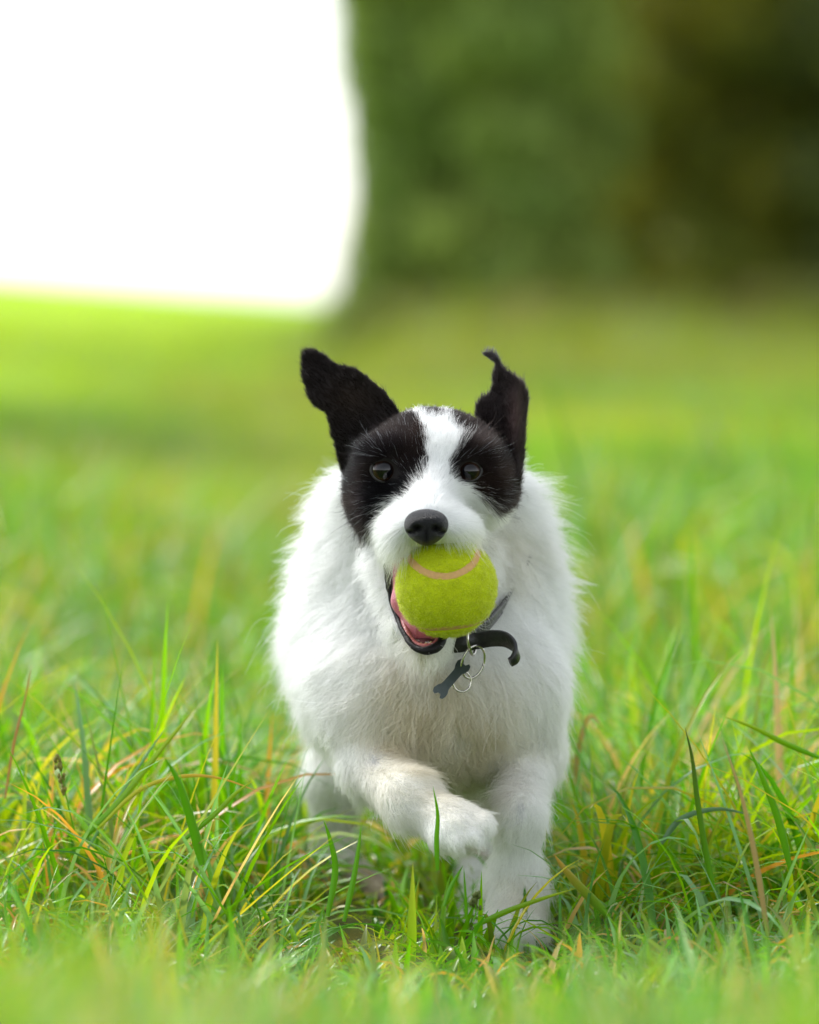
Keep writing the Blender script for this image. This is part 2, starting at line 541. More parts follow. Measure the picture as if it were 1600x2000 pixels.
fr = lambda y: (y + CAM_D) * 0.072
parts = [
    grass_patch(-2.35, 2.2, lambda y: fr(y) + .12, 5200, 9, (.05, .12), (.0022, .0056), 6, hnear),
    grass_patch(-2.35, 2.2, lambda y: fr(y) + .12, 1500, 4, (.10, .17), (.004, .0075), 7, hnear),
    grass_patch(.15, 2.2, lambda y: fr(y) + .12, 2600, 8, (.08, .17), (.003, .0075), 7, hnear),
    grass_patch(-2.35, 2.2, lambda y: fr(y) + .9, 1500, 8, (.05, .14), (.002, .005), 5, hnear),
]
parts.append(grass_patch(-2.35, -.7, lambda y: fr(y) + .1, 900, 6, (.10, .22), (.005, .009), 7, None, stiff=.5))
V, F, C = join(parts)
grass = tag(link(mesh_np('grass', V, F, grass_m, cols=C)), 'long fresh green grass with yellowed and bluish blades around the dog', 'grass', kind='stuff')
parts = [
    grass_patch(2.2, 7, lambda y: fr(y) + .35, 3400, 7, (.05, .13), (.003, .007), 4, hnear, tint=.2, bright=.9),
    grass_patch(2.2, 6, lambda y: fr(y) + .2, 500, 7, (.12, .2), (.006, .012), 5, hnear, tint=.1, bright=.9),
    grass_patch(7, 22, lambda y: fr(y) + .7, 420, 6, (.05, .11), (.006, .012), 3, None, tint=.75, bright=.85),
    grass_patch(22, 70, lambda y: fr(y) + 2.0, 45, 4, (.08, .16), (.015, .03), 3, None, tint=.9, bright=.85),
    grass_patch(31, 40.5, lambda y: fr(y) + 1.0, 300, 6, (.35, .8), (.008, .018), 4, lambda x, y: np.clip((x + .55) / .5, 0, 1) * np.clip((y - 30) / 8, .1, 1), tint=.8),
]
V, F, C = join(parts)
tag(link(mesh_np('meadow_grass', V, F, grass_m, cols=C)), 'soft out of focus meadow grass running back to the wood', 'grass', kind='stuff')
#GRASS_END

# ------------------------------------------------------------------ trees
leaf_m = attr_mat('leaf', rough=0.55, translucent=0.3, spec=0.3)
bark_m = simple_mat('bark', (0.09, 0.075, 0.05), 0.9, bump=1.0, bscale=14.0, var=.4)
def tree(name, x, y, clumps, nleaf, pal, size, label, trunk=True, group=None, cat='tree'):
    z0 = float(ground_z(x, y))
    t = empty(name, (x, y, z0))
    tag(t, label, cat, group)
    top = max(c[2] for c in clumps)
    if trunk:
        pv = [np.array((x, y, z0 - .1)), np.array((x + .05, y, z0 + top * .3)), np.array((x - .06, y + .05, z0 + top * .65)), np.array((x, y, z0 + top))]
        Vt, Ft = tube(catmull(pv, 14), list(np.linspace(.17, .04, 14)), 10)
        vs, fs, off = [Vt], [Ft], len(Vt)
        for c in clumps[::3]:
            h = max(.3, c[2] * .55)
            a = np.array((x, y, z0 + h)); b_ = np.array((c[0], c[1], z0 + c[2]))
            v_, f_ = tube(catmull([a, (a + b_) / 2 + (0, 0, -.08), b_], 6), list(np.linspace(.05, .015, 6)), 6)
            vs.append(v_); fs.append(f_ + off); off += len(v_)
        child(link(mesh_np('trunk', np.concatenate(vs), np.concatenate(fs), bark_m)), t)
    cl = np.array(clumps); w = cl[:, 3] ** 2; k = R.choice(len(cl), nleaf, p=w / w.sum())
    d = R.normal(size=(nleaf, 3)); d /= np.linalg.norm(d, axis=1)[:, None]
    rr = cl[k, 3:4] * (R.uniform(.25, 1.08, (nleaf, 1)) ** .55)
    ctr = np.stack([cl[k, 0], cl[k, 1], z0 + cl[k, 2]], 1) + d * rr * np.array((1, 1, .85))
    ctr[:, 2] = np.maximum(ctr[:, 2], z0 + .02)
    n_ = d + R.normal(0, .7, (nleaf, 3)); n_ /= np.linalg.norm(n_, axis=1)[:, None]
    u = np.cross(n_, R.normal(size=(nleaf, 3))); u /= np.linalg.norm(u, axis=1)[:, None]
    v = np.cross(n_, u); s = size * R.uniform(.6, 1.4, (nleaf, 1))
    q = np.stack([ctr - u * s, ctr - v * s * .45 + n_ * s * .1, ctr + u * s, ctr + v * s * .45 + n_ * s * .1], 1).reshape(-1, 3)
    Fq = np.arange(nleaf * 4).reshape(-1, 4)
    pal = np.array(pal); ck = R.randint(0, len(pal), len(cl))
    c = pal[ck[k]] * .6 + pal[R.randint(0, len(pal), nleaf)] * .4
    c *= R.uniform(.7, 1.3, (nleaf, 1))
    child(link(mesh_np('crown', q, Fq, leaf_m, cols=np.repeat(c, 4, 0), smooth=False)), t)
    return t
def column_clumps(x, y, rx, ry, h, n, cr=(.28, .5), edge=None):
    out = []
    for i in range(n):
        a = R.uniform(0, 6.283); z = (i + R.rand()) / n * h
        f = math.sqrt(R.uniform(.04, 1)); prof = 1.0 if z < h * .75 else math.sqrt(max(0.05, 1 - ((z - h * .75) / (h * .27)) ** 2))
        e = edge(z) if edge else 0
        out.append((x + math.cos(a) * rx * f * prof + e * (math.cos(a) < -.2), y + math.sin(a) * ry * f * prof, z, R.uniform(*cr)))
    for z in np.arange(.1, h * .93, .34):                    # the inner mass, so that no sky shows through
        for xx in np.arange(-rx * .55, rx * .86, .34):
            out.append((x + xx + R.uniform(-.1, .1), y + R.uniform(-.3, .3), z + R.uniform(-.1, .1), R.uniform(.27, .36)))
    return out
grn = [(.270, .370, .095), (.330, .420, .090), (.210, .320, .075)]
olv = [(.260, .300, .040), (.340, .330, .040), (.180, .240, .040)]
drk = [(.080, .115, .025), (.110, .145, .028), (.055, .080, .022)]
ylw = [(.420, .400, .040), (.300, .340, .035)]
edge1 = lambda z: .30
tree('hawthorn_tree', 0.62, 41.0, column_clumps(0.66, 41.0, .95, 1.0, 6.2, 230, (.24, .40), edge1) + [(float(np.interp(q, [0, .25, .9, 1.35, 2.6, 4.2, 6.2], [-.50, -.42, -.28, -.20, -.40, -.3, .1])) + dx_ + R.uniform(-.05, .05), 41.0 + R.uniform(-.4, .4), q, .26) for dx_ in (0, .3) for q in np.linspace(.05, 6.0, 60)], 125000, grn, .055,
     'grey green bushy tree at the left end of the wood edge, against the white sky')
tree('oak_tree', 2.75, 43.2, column_clumps(2.75, 43.2, 1.25, 1.1, 7.0, 200, (.3, .5)), 70000, olv + ylw[:1], .065,
     'dark olive tree with yellowish leaves right of the grey green one')
tree('holly_tree', 1.55, 44.8, column_clumps(1.6, 44.8, 1.1, .8, 6.6, 170, (.3, .5)), 60000, drk, .06,  # dark leaves put the shade of the gap into their colour
     'dark shadowed tree set back in the gap between its two neighbours')
tree('oak_tree', 4.7, 42.0, column_clumps(4.6, 42.0, 1.6, 1.2, 7.5, 160, (.3, .5)), 55000, drk + olv[:1], .065,
     'very dark tree at the far right edge of the wood')
for i, (x, y, w_) in enumerate(((6.6, 43.5, 'first'), (8.9, 42.0, 'second'), (11.5, 44.0, 'third'))):
    tree('oak_tree', x, y, column_clumps(x, y, 1.4, 1.2, 7.0 + i * .4, 70, (.45, .65)), 12000, olv, .09,
         w_ + ' olive green tree to the right of the very dark tree at the wood edge', group='trees of the wood to the right')
# low bramble and dry stalks at the foot of the trees
for i, (x, y, r, lb) in enumerate(((0.1, 38.9, .30, 'low brown green bramble at the left foot of the wood'), (1.0, 38.6, .36, 'olive bramble below the grey green tree'),
                             (1.95, 39.0, .40, 'yellowish bramble below the gap between the trees'), (3.0, 38.8, .42, 'dull green bramble at the foot of the trees on the right'))):
    cl = [(x + R.uniform(-.5, .5), y + R.uniform(-.3, .3), R.uniform(.1, r * 1.2), R.uniform(.12, .22)) for _ in range(20)]
    tree('bramble_bush', x, y, cl, 5000, [(.22, .24, .06), (.30, .26, .10), (.20, .25, .06)], .04, lb, trunk=False, cat='bush')
#TREES_END

# ------------------------------------------------------------------ dog: body
NOSE = P(834, 1030, -0.09)
BALL_C, BALL_R = P(872, 1146, -0.046), 97 * sc_at(-0.046)
def h_(**k):
    return k
HEAD = dict(reg=0, L=.0062, lift=.16, flow=None)
SNOUT = dict(reg=0, L=.008, lift=.25, flow=None)
JAW = dict(reg=1, L=.012, lift=.35, flow=(0, .4, -1))
RUFF = dict(reg=1, L=.0185, lift=.85, flow=('x', .45, -.45))
CHEST = dict(reg=1, L=.0145, lift=.24, flow=('x', .15, -1.1))
TORSO = dict(reg=1, L=.014, lift=.42, flow=('x', .75, -.45))
RUMP = dict(reg=1, L=.018, lift=.5, flow=('x', .6, -.7))
def leg(f, L=.010, lift=.30): return dict(reg=2, L=L, lift=lift, flow=f)
prims = [
    ell((846, 902, .045), (132, .060, 104), k=.02, **HEAD),
    ell((750, 962, .040), (76, .048, 92), k=.02, **HEAD),
    ell((948, 950, .042), (64, .048, 76), k=.02, **HEAD),
    ell((752, 884, .004), (46, .018, 26), k=.018, **HEAD),
    ell((918, 886, .006), (42, .018, 24), k=.018, **HEAD),
    cone((840, 930, .020), (834, 1018, -.066), 66, 40, k=.018, **SNOUT),
    ell((788, 1034, -.038), (47, .036, 38), k=.014, **SNOUT),
    ell((884, 1032, -.038), (50, .036, 36), k=.014, **SNOUT),
    cone((738, 1070, .050), (786, 1228, -.012), 30, 17, k=.012, **JAW),
    cone((786, 1228, -.012), (826, 1266, -.030), 17, 14, k=.010, **JAW),
    cone((940, 1075, .050), (872, 1232, -.012), 30, 15, k=.012, **JAW),
    cone((872, 1232, -.012), (832, 1266, -.030), 15, 14, k=.010, **JAW),
    cone((838, 1180, .060), (830, 1250, -.006), 44, 20, k=.014, **JAW),
    cone((845, 1000, .135), (842, 1165, .170), 158, 214, k=.03, **RUFF),
    ell((845, 1035, .165), (182, .070, 110), k=.03, **RUFF),
    cone((842, 1060, .120), (838, 1270, .145), 140, 200, k=.03, **CHEST),
    ell((838, 1340, .145), (236, .112, 178), k=.03, **CHEST),
    ell((835, 1205, .240), (232, .160, 228), k=.03, **TORSO),
    ell((788, 1268, .350), (214, .170, 168), k=.03, **TORSO),
    ell((784, 1270, .480), (186, .110, 158), k=.03, **RUMP),
    # standing foreleg
    cone((1010, 1340, .100), (1032, 1470, .125), 72, 52, k=.035, **leg((.2, 0, -1), .008, .2)),
    cone((1034, 1470, .125), (1014, 1590, .050), 46, 36, k=.02, **leg((-.25, -.3, -1), .007)),
    cone((1014, 1590, .050), (1008, 1725, .062), 37, 43, k=.016, **leg((0, .1, -1), .009)),
    ell((1004, 1818, .028), (48, .036, 34), k=.018, **leg((0, -.6, -.6), .008)),
    cone((1008, 1725, .062), (1005, 1808, .045), 42, 38, k=.016, **leg((0, 0, -1), .009)),
    # lifted foreleg
    cone((696, 1340, .100), (732, 1490, .070), 60, 46, k=.035, **leg((-.1, 0, -1), .008, .2)),
    cone((728, 1500, .066), (802, 1556, -.008), 52, 44, k=.02, **leg((.75, -.3, -.55), .006, .18)),
    cone((802, 1556, -.008), (866, 1600, -.030), 44, 42, k=.014, **leg((.8, -.1, -.55), .005, .18)),
    ell((897, 1616, -.034), (56, .028, 45), k=.012, **leg((.8, -.2, -.6), .005, .2)),
    ell((864, 1640, -.046), (19, .012, 22), k=.009, **leg((.3, -.4, -.8), .005, .2)),
    ell((894, 1646, -.054), (19, .013, 22), k=.007, **leg((.3, -.4, -.8), .005, .2)),
    ell((925, 1636, -.054), (19, .013, 22), k=.007, **leg((.4, -.4, -.7), .005, .2)),
    ell((946, 1610, -.046), (17, .012, 20), k=.007, **leg((.7, -.4, -.5), .005, .2)),
    # hind legs
    cone((684, 1360, .400), (652, 1520, .360), 74, 44, k=.035, **leg((-.1, .3, -1), .011, .3)),
    cone((652, 1520, .360), (648, 1662, .380), 42, 34, k=.02, **leg((0, .2, -1), .010)),
    cone((648, 1662, .380), (748, 1738, .310), 24, 19, k=.014, **leg((.4, -.4, -1), .007)),
    ell((775, 1748, .315), (26, .034, 18), k=.012, **leg((.2, -1, -.2), .006)),
    cone((900, 1380, .430), (930, 1530, .370), 84, 44, k=.035, **leg((0, .3, -1), .016, .4)),
    cone((930, 1530, .370), (936, 1640, .400), 38, 24, k=.02, **leg((0, .2, -1), .010)),
    cone((936, 1640, .400), (928, 1770, .220), 24, 22, k=.014, **leg((0, -.2, -1), .008)),
    ell((926, 1797, .195), (30, .036, 20), k=.012, **leg((0, -1, -.2), .006)),
    cone((782, 1190, .560), (778, 1090, .660), 26, 14, k=.03, **leg((0, .5, .8), .02)),
]
cuts = [
    ell((822, 1150, -.018), (60, .042, 92), k=.006),
    Prim('ell', c=BALL_C, r=np.array([BALL_R + .0008] * 3), k=.003),
    ell((751, 919, -.018), (21, .008, 19), k=.004),
    ell((917, 921, -.016), (19, .008, 17), k=.004),
]
H = 0.0018
Dg, lo = field(prims, cuts, (-.135, -.13, -.005), (.135, .70, .385), H)
BV, BF = surface_net(Dg, lo, H)
del Dg
bvh = BVHTree.FromPolygons([tuple(v) for v in BV], [tuple(f) for f in BF])
CAMV = Vector((0, -CAM_D, CAM_H))
def surf(px, py):
    """front surface of the body along the line through a photo pixel"""
    d = (PV(px, py, 0) - CAMV).normalized()
    hit = bvh.ray_cast(CAMV, d)
    return hit[0] if hit[0] is not None else None
# ---- coat colour
PATCH_L = [(640, 780), (700, 770), (790, 798), (815, 812), (828, 850), (832, 905), (826, 935), (806, 945), (790, 965), (762, 985), (744, 1005),
           (736, 1030), (716, 1060), (690, 1054), (668, 1020), (655, 960), (640, 900)]
PATCH_R = [(872, 800), (930, 770), (1050, 800), (1050, 900), (1030, 985), (996, 1000), (965, 988), (940, 962), (918, 944), (884, 934), (876, 915),
           (890, 890), (908, 862), (890, 835)]
PATCH_T = [(822, 798), (838, 792), (862, 796), (868, 806), (846, 814), (826, 810)]
WHITE = np.array((.90, .915, .90)); BLACK = np.array((.005, .0045, .006)); BROWNB = np.array((.022, .013, .010))
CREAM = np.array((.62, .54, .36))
def coat(p, head_w, jit=5.0, rnd=None):
    n = len(p)
    X, Y_ = to_px(p)
    q = np.stack([X, Y_], 1)
    X = X + jit * smooth_noise(q, .06, 3) + (R.normal(0, jit * .6, n) if rnd else 0)
    Y_ = Y_ + jit * smooth_noise(q, .06, 6) + (R.normal(0, jit * .6, n) if rnd else 0)
    blk = (poly_inside(X, Y_, PATCH_L) | poly_inside(X, Y_, PATCH_R) | poly_inside(X, Y_, PATCH_T)) & (head_w > .45) & (p[:, 1] < .125)
    c = np.tile(WHITE, (n, 1))
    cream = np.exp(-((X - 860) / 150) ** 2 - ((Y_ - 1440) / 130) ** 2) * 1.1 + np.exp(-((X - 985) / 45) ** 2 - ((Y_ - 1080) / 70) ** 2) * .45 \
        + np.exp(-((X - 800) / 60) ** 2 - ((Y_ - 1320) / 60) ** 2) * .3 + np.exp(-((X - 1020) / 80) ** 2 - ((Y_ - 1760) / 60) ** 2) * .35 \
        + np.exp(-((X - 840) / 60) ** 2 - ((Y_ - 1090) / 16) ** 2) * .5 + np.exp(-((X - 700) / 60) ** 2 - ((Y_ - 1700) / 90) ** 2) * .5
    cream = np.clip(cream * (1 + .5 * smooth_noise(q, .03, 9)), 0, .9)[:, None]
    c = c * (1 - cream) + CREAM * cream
    for (sx, sy, sr) in ((730, 1487, 9), (1016, 1578, 8), (1062, 1440, 6)):
        w = (np.exp(-((X - sx) ** 2 + (Y_ - sy) ** 2) / sr ** 2) * .7)[:, None]
        c = c * (1 - w) + np.array((.25, .26, .32)) * w
    w = (np.clip((Y_ - 1660) / 50, 0, 1) * (X < 820) * (p[:, 1] > .2) * .8)[:, None]  # tan hind foot, its shade put into the coat colour too
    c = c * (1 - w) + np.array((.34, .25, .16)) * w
    w = (np.exp(-((X - 925) / 75) ** 2 - ((Y_ - 1545) / 38) ** 2) * (p[:, 1] > .03) * .75)[:, None]  # belly between the legs: shade under the body painted as darker brown
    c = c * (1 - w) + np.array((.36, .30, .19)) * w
    w = (np.exp(-((X - 930) / 22) ** 2 - ((Y_ - 1668) / 9) ** 2) * .6)[:, None]
    c = c * (1 - w) + np.array((.55, .33, .24)) * w
    bc = np.clip(.35 + .5 * smooth_noise(q, .02, 12) + np.where(X > 900, .3, 0) + np.where(Y_ < 850, .2, -.1), 0, 1)[:, None]
    cb = BLACK * (1 - bc) + BROWNB * bc
    c = np.where(blk[:, None], cb, c)
    return c, blk
def prim_weights(p):
    Dm = np.stack([q.d(p[:, 0], p[:, 1], p[:, 2]) for q in prims], 1)
    Dm = Dm - Dm.min(1, keepdims=True)
    W = np.exp(-Dm / .009)
    return W / W.sum(1, keepdims=True)
REG = np.array([q.reg for q in prims])
Wv = prim_weights(BV)
hw = Wv[:, REG == 0].sum(1)
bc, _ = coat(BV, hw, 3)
bc = bc * .8
cav = np.minimum(cuts[0].d(BV[:, 0], BV[:, 1], BV[:, 2]), cuts[1].d(BV[:, 0], BV[:, 1], BV[:, 2]) + .0015) < .0012
bc[cav] = (.16, .045, .05)
vx_, vy_ = to_px(BV)
MOUTH = [(752, 1088), (760, 1140), (772, 1195), (786, 1240), (806, 1264), (832, 1272), (858, 1262), (872, 1235), (884, 1190), (860, 1100), (800, 1085)]
bc[poly_inside(vx_, vy_, MOUTH) & (BV[:, 1] < .05)] = (.10, .03, .035)
for e in cuts[2:]:
    bc[e.d(BV[:, 0], BV[:, 1], BV[:, 2]) < .004] = (.012, .010, .010)
skin_m = attr_mat('dog_skin', rough=.7, spec=.2)
dog = empty('dog', (0.02, 0.15, 0))
tag(dog, 'white wire haired terrier with black face patches running towards the camera', 'dog')
child(link(mesh_np('body', BV, BF, skin_m, cols=bc)), dog)

# ---- fur
fur_m = hair_mat('dog_hair')
dark_fur_m = hair_mat('dog_hair_dark', .4, .5, 1.22, .6)
def face_normals(V, F):
    N = np.cross(V[F[:, 2]] - V[F[:, 0]], V[F[:, 3]] - V[F[:, 1]])
    return N / (np.linalg.norm(N, axis=1)[:, None] + 1e-12)
def smooth_normals(V, F):
    FN = np.cross(V[F[:, 2]] - V[F[:, 0]], V[F[:, 3]] - V[F[:, 1]])
    N = np.zeros_like(V)
    for k in range(4): np.add.at(N, F[:, k], FN)
    return N / (np.linalg.norm(N, axis=1)[:, None] + 1e-12)
def grow(root, nrm, flow, L, lift, K=6, clump=12, cl=.55, curl=.12, gravity=.18, wild=.25):
    n = len(root)
    ft = flow - nrm * (flow * nrm).sum(1)[:, None]
    ft /= np.linalg.norm(ft, axis=1)[:, None] + 1e-9
    d0 = nrm * lift[:, None] + ft * (1 - lift[:, None] * .6) + R.normal(0, wild, (n, 3)) * .6
    d0 /= np.linalg.norm(d0, axis=1)[:, None]
    t = np.linspace(0, 1, K)[None, :, None]
    side = np.cross(d0, nrm); side /= np.linalg.norm(side, axis=1)[:, None] + 1e-9
    ph = R.uniform(0, 6.28, (n, 1, 1)); fq = R.uniform(1.0, 3.2, (n, 1, 1)); am = np.abs(R.normal(0, curl, (n, 1, 1)))
    Lx = L[:, None, None]
    pts = root[:, None, :] + Lx * (d0[:, None, :] * t + (ft[:, None, :] * .25 + np.array((0, 0, -gravity))) * t ** 2
                                    + side[:, None, :] * am * (np.sin(fq * 2.2 * t + ph) - np.sin(ph)) * t)
    if clump:
        ng = max(1, n // clump)
        g = R.choice(n, ng, replace=False)
        kd = KDTree(ng)
        for i, j in enumerate(g): kd.insert(root[j], i)
        kd.balance()
        near_ = np.array([kd.find(r)[1] for r in root])
        off = pts[g][near_] - pts
        w = (t ** 1.5) * cl * R.uniform(.5, 1.15, (n, 1, 1))
        far = (np.linalg.norm(root[g][near_] - root, axis=1) > .012)[:, None, None]
        pts = pts + np.where(far, 0, off * w)
    return pts
def clean(pts, extra=None):
    """drop hairs whose tip would lie inside the eyes, mouth opening or ball"""
    ok = np.ones(len(pts), bool)
    for c, r in ([(BALL_C, BALL_R * .985)] + (extra or [])):
        d = np.linalg.norm(pts - c[None, None, :], axis=2).min(1)
        ok &= d > r
    return ok
def taper(n, K, r0, rv=.35):
    t = np.linspace(0, 1, K)[None, :]
    return (r0 * (1 - .8 * t ** 1.5)) * R.uniform(1 - rv, 1 + rv, (n, 1))
VN = smooth_normals(BV, BF)
fcx = BV[BF].mean(1)
fpx, fpy = to_px(fcx)
facing = face_normals(BV, BF)[:, 1]
wgt = np.where(fcx[:, 1] < .30, 1.0, .35) * np.where(facing < .35, 1.0, .35)
hwf = hw[BF[:, 0]]
wgt *= 1 + 1.6 * (hwf > .5)
NH = 380000
root, fi = sample_tris(BV, BF, NH, wgt)
Nn = VN[BF[fi]].mean(1); Nn /= np.linalg.norm(Nn, axis=1)[:, None]
X, Yp = to_px(root)
eyeL, eyeR = P(751, 918, -.016), P(917, 920, -.014)
ok = cuts[0].d(root[:, 0], root[:, 1], root[:, 2]) > .0015
ok &= np.linalg.norm(root - BALL_C, axis=1) > BALL_R + .002
ok &= ~((np.hypot(X - 751, (Yp - 919) * 1.05) < 24) & (root[:, 1] < .03)) & ~((np.hypot(X - 917, (Yp - 921) * 1.1) < 22) & (root[:, 1] < .03))
ok &= ~((np.hypot((X - 832) / 40, (Yp - 1028) / 33) < 1) & (root[:, 1] < -.06))
root, Nn, X, Yp = root[ok], Nn[ok], X[ok], Yp[ok]
W = prim_weights(root)
hw_ = W[:, REG == 0].sum(1)
Lb = W @ np.array([q.L for q in prims]); lf = W @ np.array([q.lift for q in prims])
flow = np.zeros_like(root)
rad = root - (NOSE + np.array((0, -.012, .012))); rad /= np.linalg.norm(rad, axis=1)[:, None]
for i, q in enumerate(prims):
    if q.flow is None:
        f = rad
    elif q.flow[0] == 'x':
        f = np.stack([(root[:, 0] - P(840, 1200, .1)[0]) * 11, np.full(len(root), q.flow[1]), np.full(len(root), q.flow[2])], 1)
    else:
        f = np.tile(np.array(q.flow, float), (len(root), 1))
    flow += W[:, i:i + 1] * f
g2 = lambda cx, cy, sx, sy: np.exp(-((X - cx) / sx) ** 2 - ((Yp - cy) / sy) ** 2)
isf = root[:, 1] < .12
mo = (g2(760, 1058, 40, 22) + g2(800, 1075, 40, 16) + g2(860, 1075, 40, 16) + g2(915, 1060, 36, 24)) * isf
Lb = Lb + .008 * np.clip(mo, 0, 1) + .006 * (g2(745, 880, 30, 14) + g2(925, 880, 34, 14)) * isf
flow += (np.clip(mo, 0, 1)[:, None] * np.array((0, -.1, -1.6)))
lf = lf + .12 * np.clip(mo, 0, 1)
Lb = Lb + .010 * g2(930, 1490, 110, 40) * (root[:, 1] < .2)                   # fringe below the breast
Lb = Lb + .010 * g2(735, 1590, 60, 34) * (root[:, 1] < .15)                   # feathering under the lifted foreleg
Lb = Lb * np.clip(R.lognormal(0, .30, len(root)), .4, 1.9) * (1 + .35 * smooth_noise(root, 60, 71))
Lb = Lb * np.where((Yp < 930) & (hw_ < .5), .55, 1)
gd = R.rand(len(root)) < np.where(hw_ > .5, .04, .13)
Lb[gd] *= 1.5; lf[gd] *= 1.3
lf = np.clip(lf * R.lognormal(0, .2, len(root)), .1, 1.3)
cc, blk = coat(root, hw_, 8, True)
sp = blk & (R.rand(len(root)) < .010 + .07 * np.clip(g2(735, 880, 34, 14) + g2(940, 885, 40, 16) + g2(740, 1020, 22, 40) + g2(985, 960, 30, 26), 0, 1))
cc[sp] = (.30, .33, .36); Lb[sp] *= 1.0; lf[sp] *= 1.1
cc *= R.uniform(.86, 1.06, (len(root), 1))
cc = np.clip(cc, 0, .95)
und = root[:, 2] > -1
pts = np.empty((len(root), 6, 3))
hd = hw_ > .5
rf = (W[:, [i for i, q in enumerate(prims) if q.reg == 1 and q.lift > .8]].sum(1) > .4) & ~hd
for m, kw in ((rf, dict(clump=20, cl=.80, curl=.18, gravity=.05, wild=.26)), (hd, dict(clump=7, cl=.30, curl=.08, gravity=.10, wild=.26)), (~hd & ~rf, dict(clump=11, cl=.62, curl=.34, gravity=.10, wild=.34))):
    pts[m] = grow(root[m], Nn[m], flow[m], Lb[m], lf[m], **kw)
k = clean(pts, [(eyeL, .0078), (eyeR, .0072)])
MOUTH = [(752, 1088), (760, 1140), (772, 1195), (786, 1240), (806, 1264), (832, 1272), (858, 1262), (872, 1235), (884, 1190), (860, 1100), (800, 1085)]
for j in (2, 4, 5):                                        # hair of the cheek does not cross the open mouth
    mx_, my_ = to_px(pts[:, j])
    k &= ~(poly_inside(mx_, my_, MOUTH) & (Yp > 1058) & (pts[:, j, 1] < .04) & (Yp < 1290))
for poly_ in ([(886, 1236), (1000, 1228), (1022, 1270), (1010, 1300), (985, 1300), (975, 1272), (886, 1280)],
              [(900, 1284), (925, 1300), (905, 1345), (862, 1372), (842, 1352), (870, 1318)]):
    for j in (3, 5):                                       # the collar end and tag lie on top of the coat
        mx_, my_ = to_px(pts[:, j])
        k &= ~(poly_inside(mx_, my_, poly_) & (pts[:, j, 1] < .012))
pts, cc, hd = pts[k], cc[k], hd[k]
rr = taper(len(pts), 6, .00011) * np.where(hd, .85, 1.1)[:, None]
dk = cc.max(1) < .1
child(link(hair_obj('coat', pts[~dk], rr[~dk], cc[~dk], fur_m)), dog)
child(link(hair_obj('black_patches', pts[dk], rr[dk], cc[dk], dark_fur_m)), dog)
#FUR_END

# ---- ears
def ear(poly, yf, thick, colf, tipdir, Lh, nh, basecol=(.012, .009, .009)):
    pl = np.array(poly, float)
    x0, y0 = pl.min(0) - 12; x1, y1 = pl.max(0) + 12
    s = sc_at(.05); h = .0011
    lo_ = np.array((P(x0, 0, .05)[0], -.02, P(0, y1, .05)[2])); hi_ = np.array((P(x1, 0, .05)[0], .16, P(0, y0, .05)[2]))
    n_ = np.ceil((hi_ - lo_) / h).astype(int) + 1
    ax = [lo_[i] + h * np.arange(n_[i]) for i in range(3)]
    XX, ZZ = np.meshgrid(ax[0], ax[2], indexing='ij')
    fl = np.stack([XX.ravel(), np.full(XX.size, .05), ZZ.ravel()], 1)
    u, v = to_px(fl)
    d2 = (poly_dist(u, v, poly) * s).reshape(XX.shape)
    yy = yf(u, v).reshape(XX.shape)
    th = thick * np.clip(.55 + (-d2) / .02, .55, 1.3)
    a = d2[:, None, :]; b_ = np.abs(ax[1][None, :, None] - yy[:, None, :]) - th[:, None, :]
    Dd = np.where((a > -.003) & (b_ > -.003), np.hypot(np.maximum(a + .003, 0), np.maximum(b_ + .003, 0)) - .003, np.maximum(a, b_))
    V, F = surface_net(Dd.astype(np.float32), lo_, h)
    q = np.stack(to_px(V), 1)
    V = V + face_jit(V)
    c = colf(q[:, 0], q[:, 1], V)
    o = child(link(mesh_np('ear', V, F, skin_m, cols=c * .8)), dog)
    r_, fi_ = sample_tris(V, F, nh)
    N_ = smooth_normals(V, F)[F[fi_]].mean(1); N_ /= np.linalg.norm(N_, axis=1)[:, None] + 1e-9
    fl_ = np.tile(np.array(tipdir, float), (nh, 1))
    p_ = grow(r_, N_, fl_, Lh * R.lognormal(0, .3, nh), np.clip(R.normal(.35, .12, nh), .1, 1), clump=0, curl=.06, gravity=.02, wild=.2)
    qx, qy = to_px(r_)
    cc_ = colf(qx, qy, r_) * R.uniform(.7, 1.5, (nh, 1))
    ho = hair_obj('ear_hair', p_, taper(nh, 6, .00009), cc_ * .7, dark_fur_m)
    link(ho); ho.parent = o
    return o
def face_jit(V):
    return np.stack([smooth_noise(V, 220, 21) * .0006, smooth_noise(V, 180, 22) * .0008, smooth_noise(V, 220, 23) * .0006], 1)
EAR_L = [(782, 806), (774, 790), (752, 762), (722, 738), (700, 722), (672, 713), (655, 709), (636, 694), (618, 682), (600, 679), (588, 690),
         (586, 715), (590, 745), (600, 775), (615, 795), (634, 808), (642, 822), (645, 850), (655, 875), (662, 905), (668, 930), (700, 925), (745, 880), (790, 840)]
EAR_R = [(926, 812), (928, 795), (938, 778), (955, 765), (962, 748), (961, 728), (966, 712), (955, 703), (940, 692), (945, 685), (962, 684), (974, 694), (980, 710),
         (990, 722), (1008, 734), (1024, 746), (1034, 764), (1035, 790), (1030, 830), (1029, 870), (1026, 905), (1018, 940), (1006, 975), (990, 980), (968, 940), (950, 880)]
def yl_(u, v):
    du, dv = u - 730, v - 860
    r = np.hypot(du, dv)
    lat = (du * .72 - dv * -.0 - (-.66) * 0)  # across
    across = (du * .78 - dv * .62)
    return .040 + .00016 * r - .0000012 * across ** 2 + .004 * np.sin(across / 26.0) * np.clip(r / 120, 0, 1)
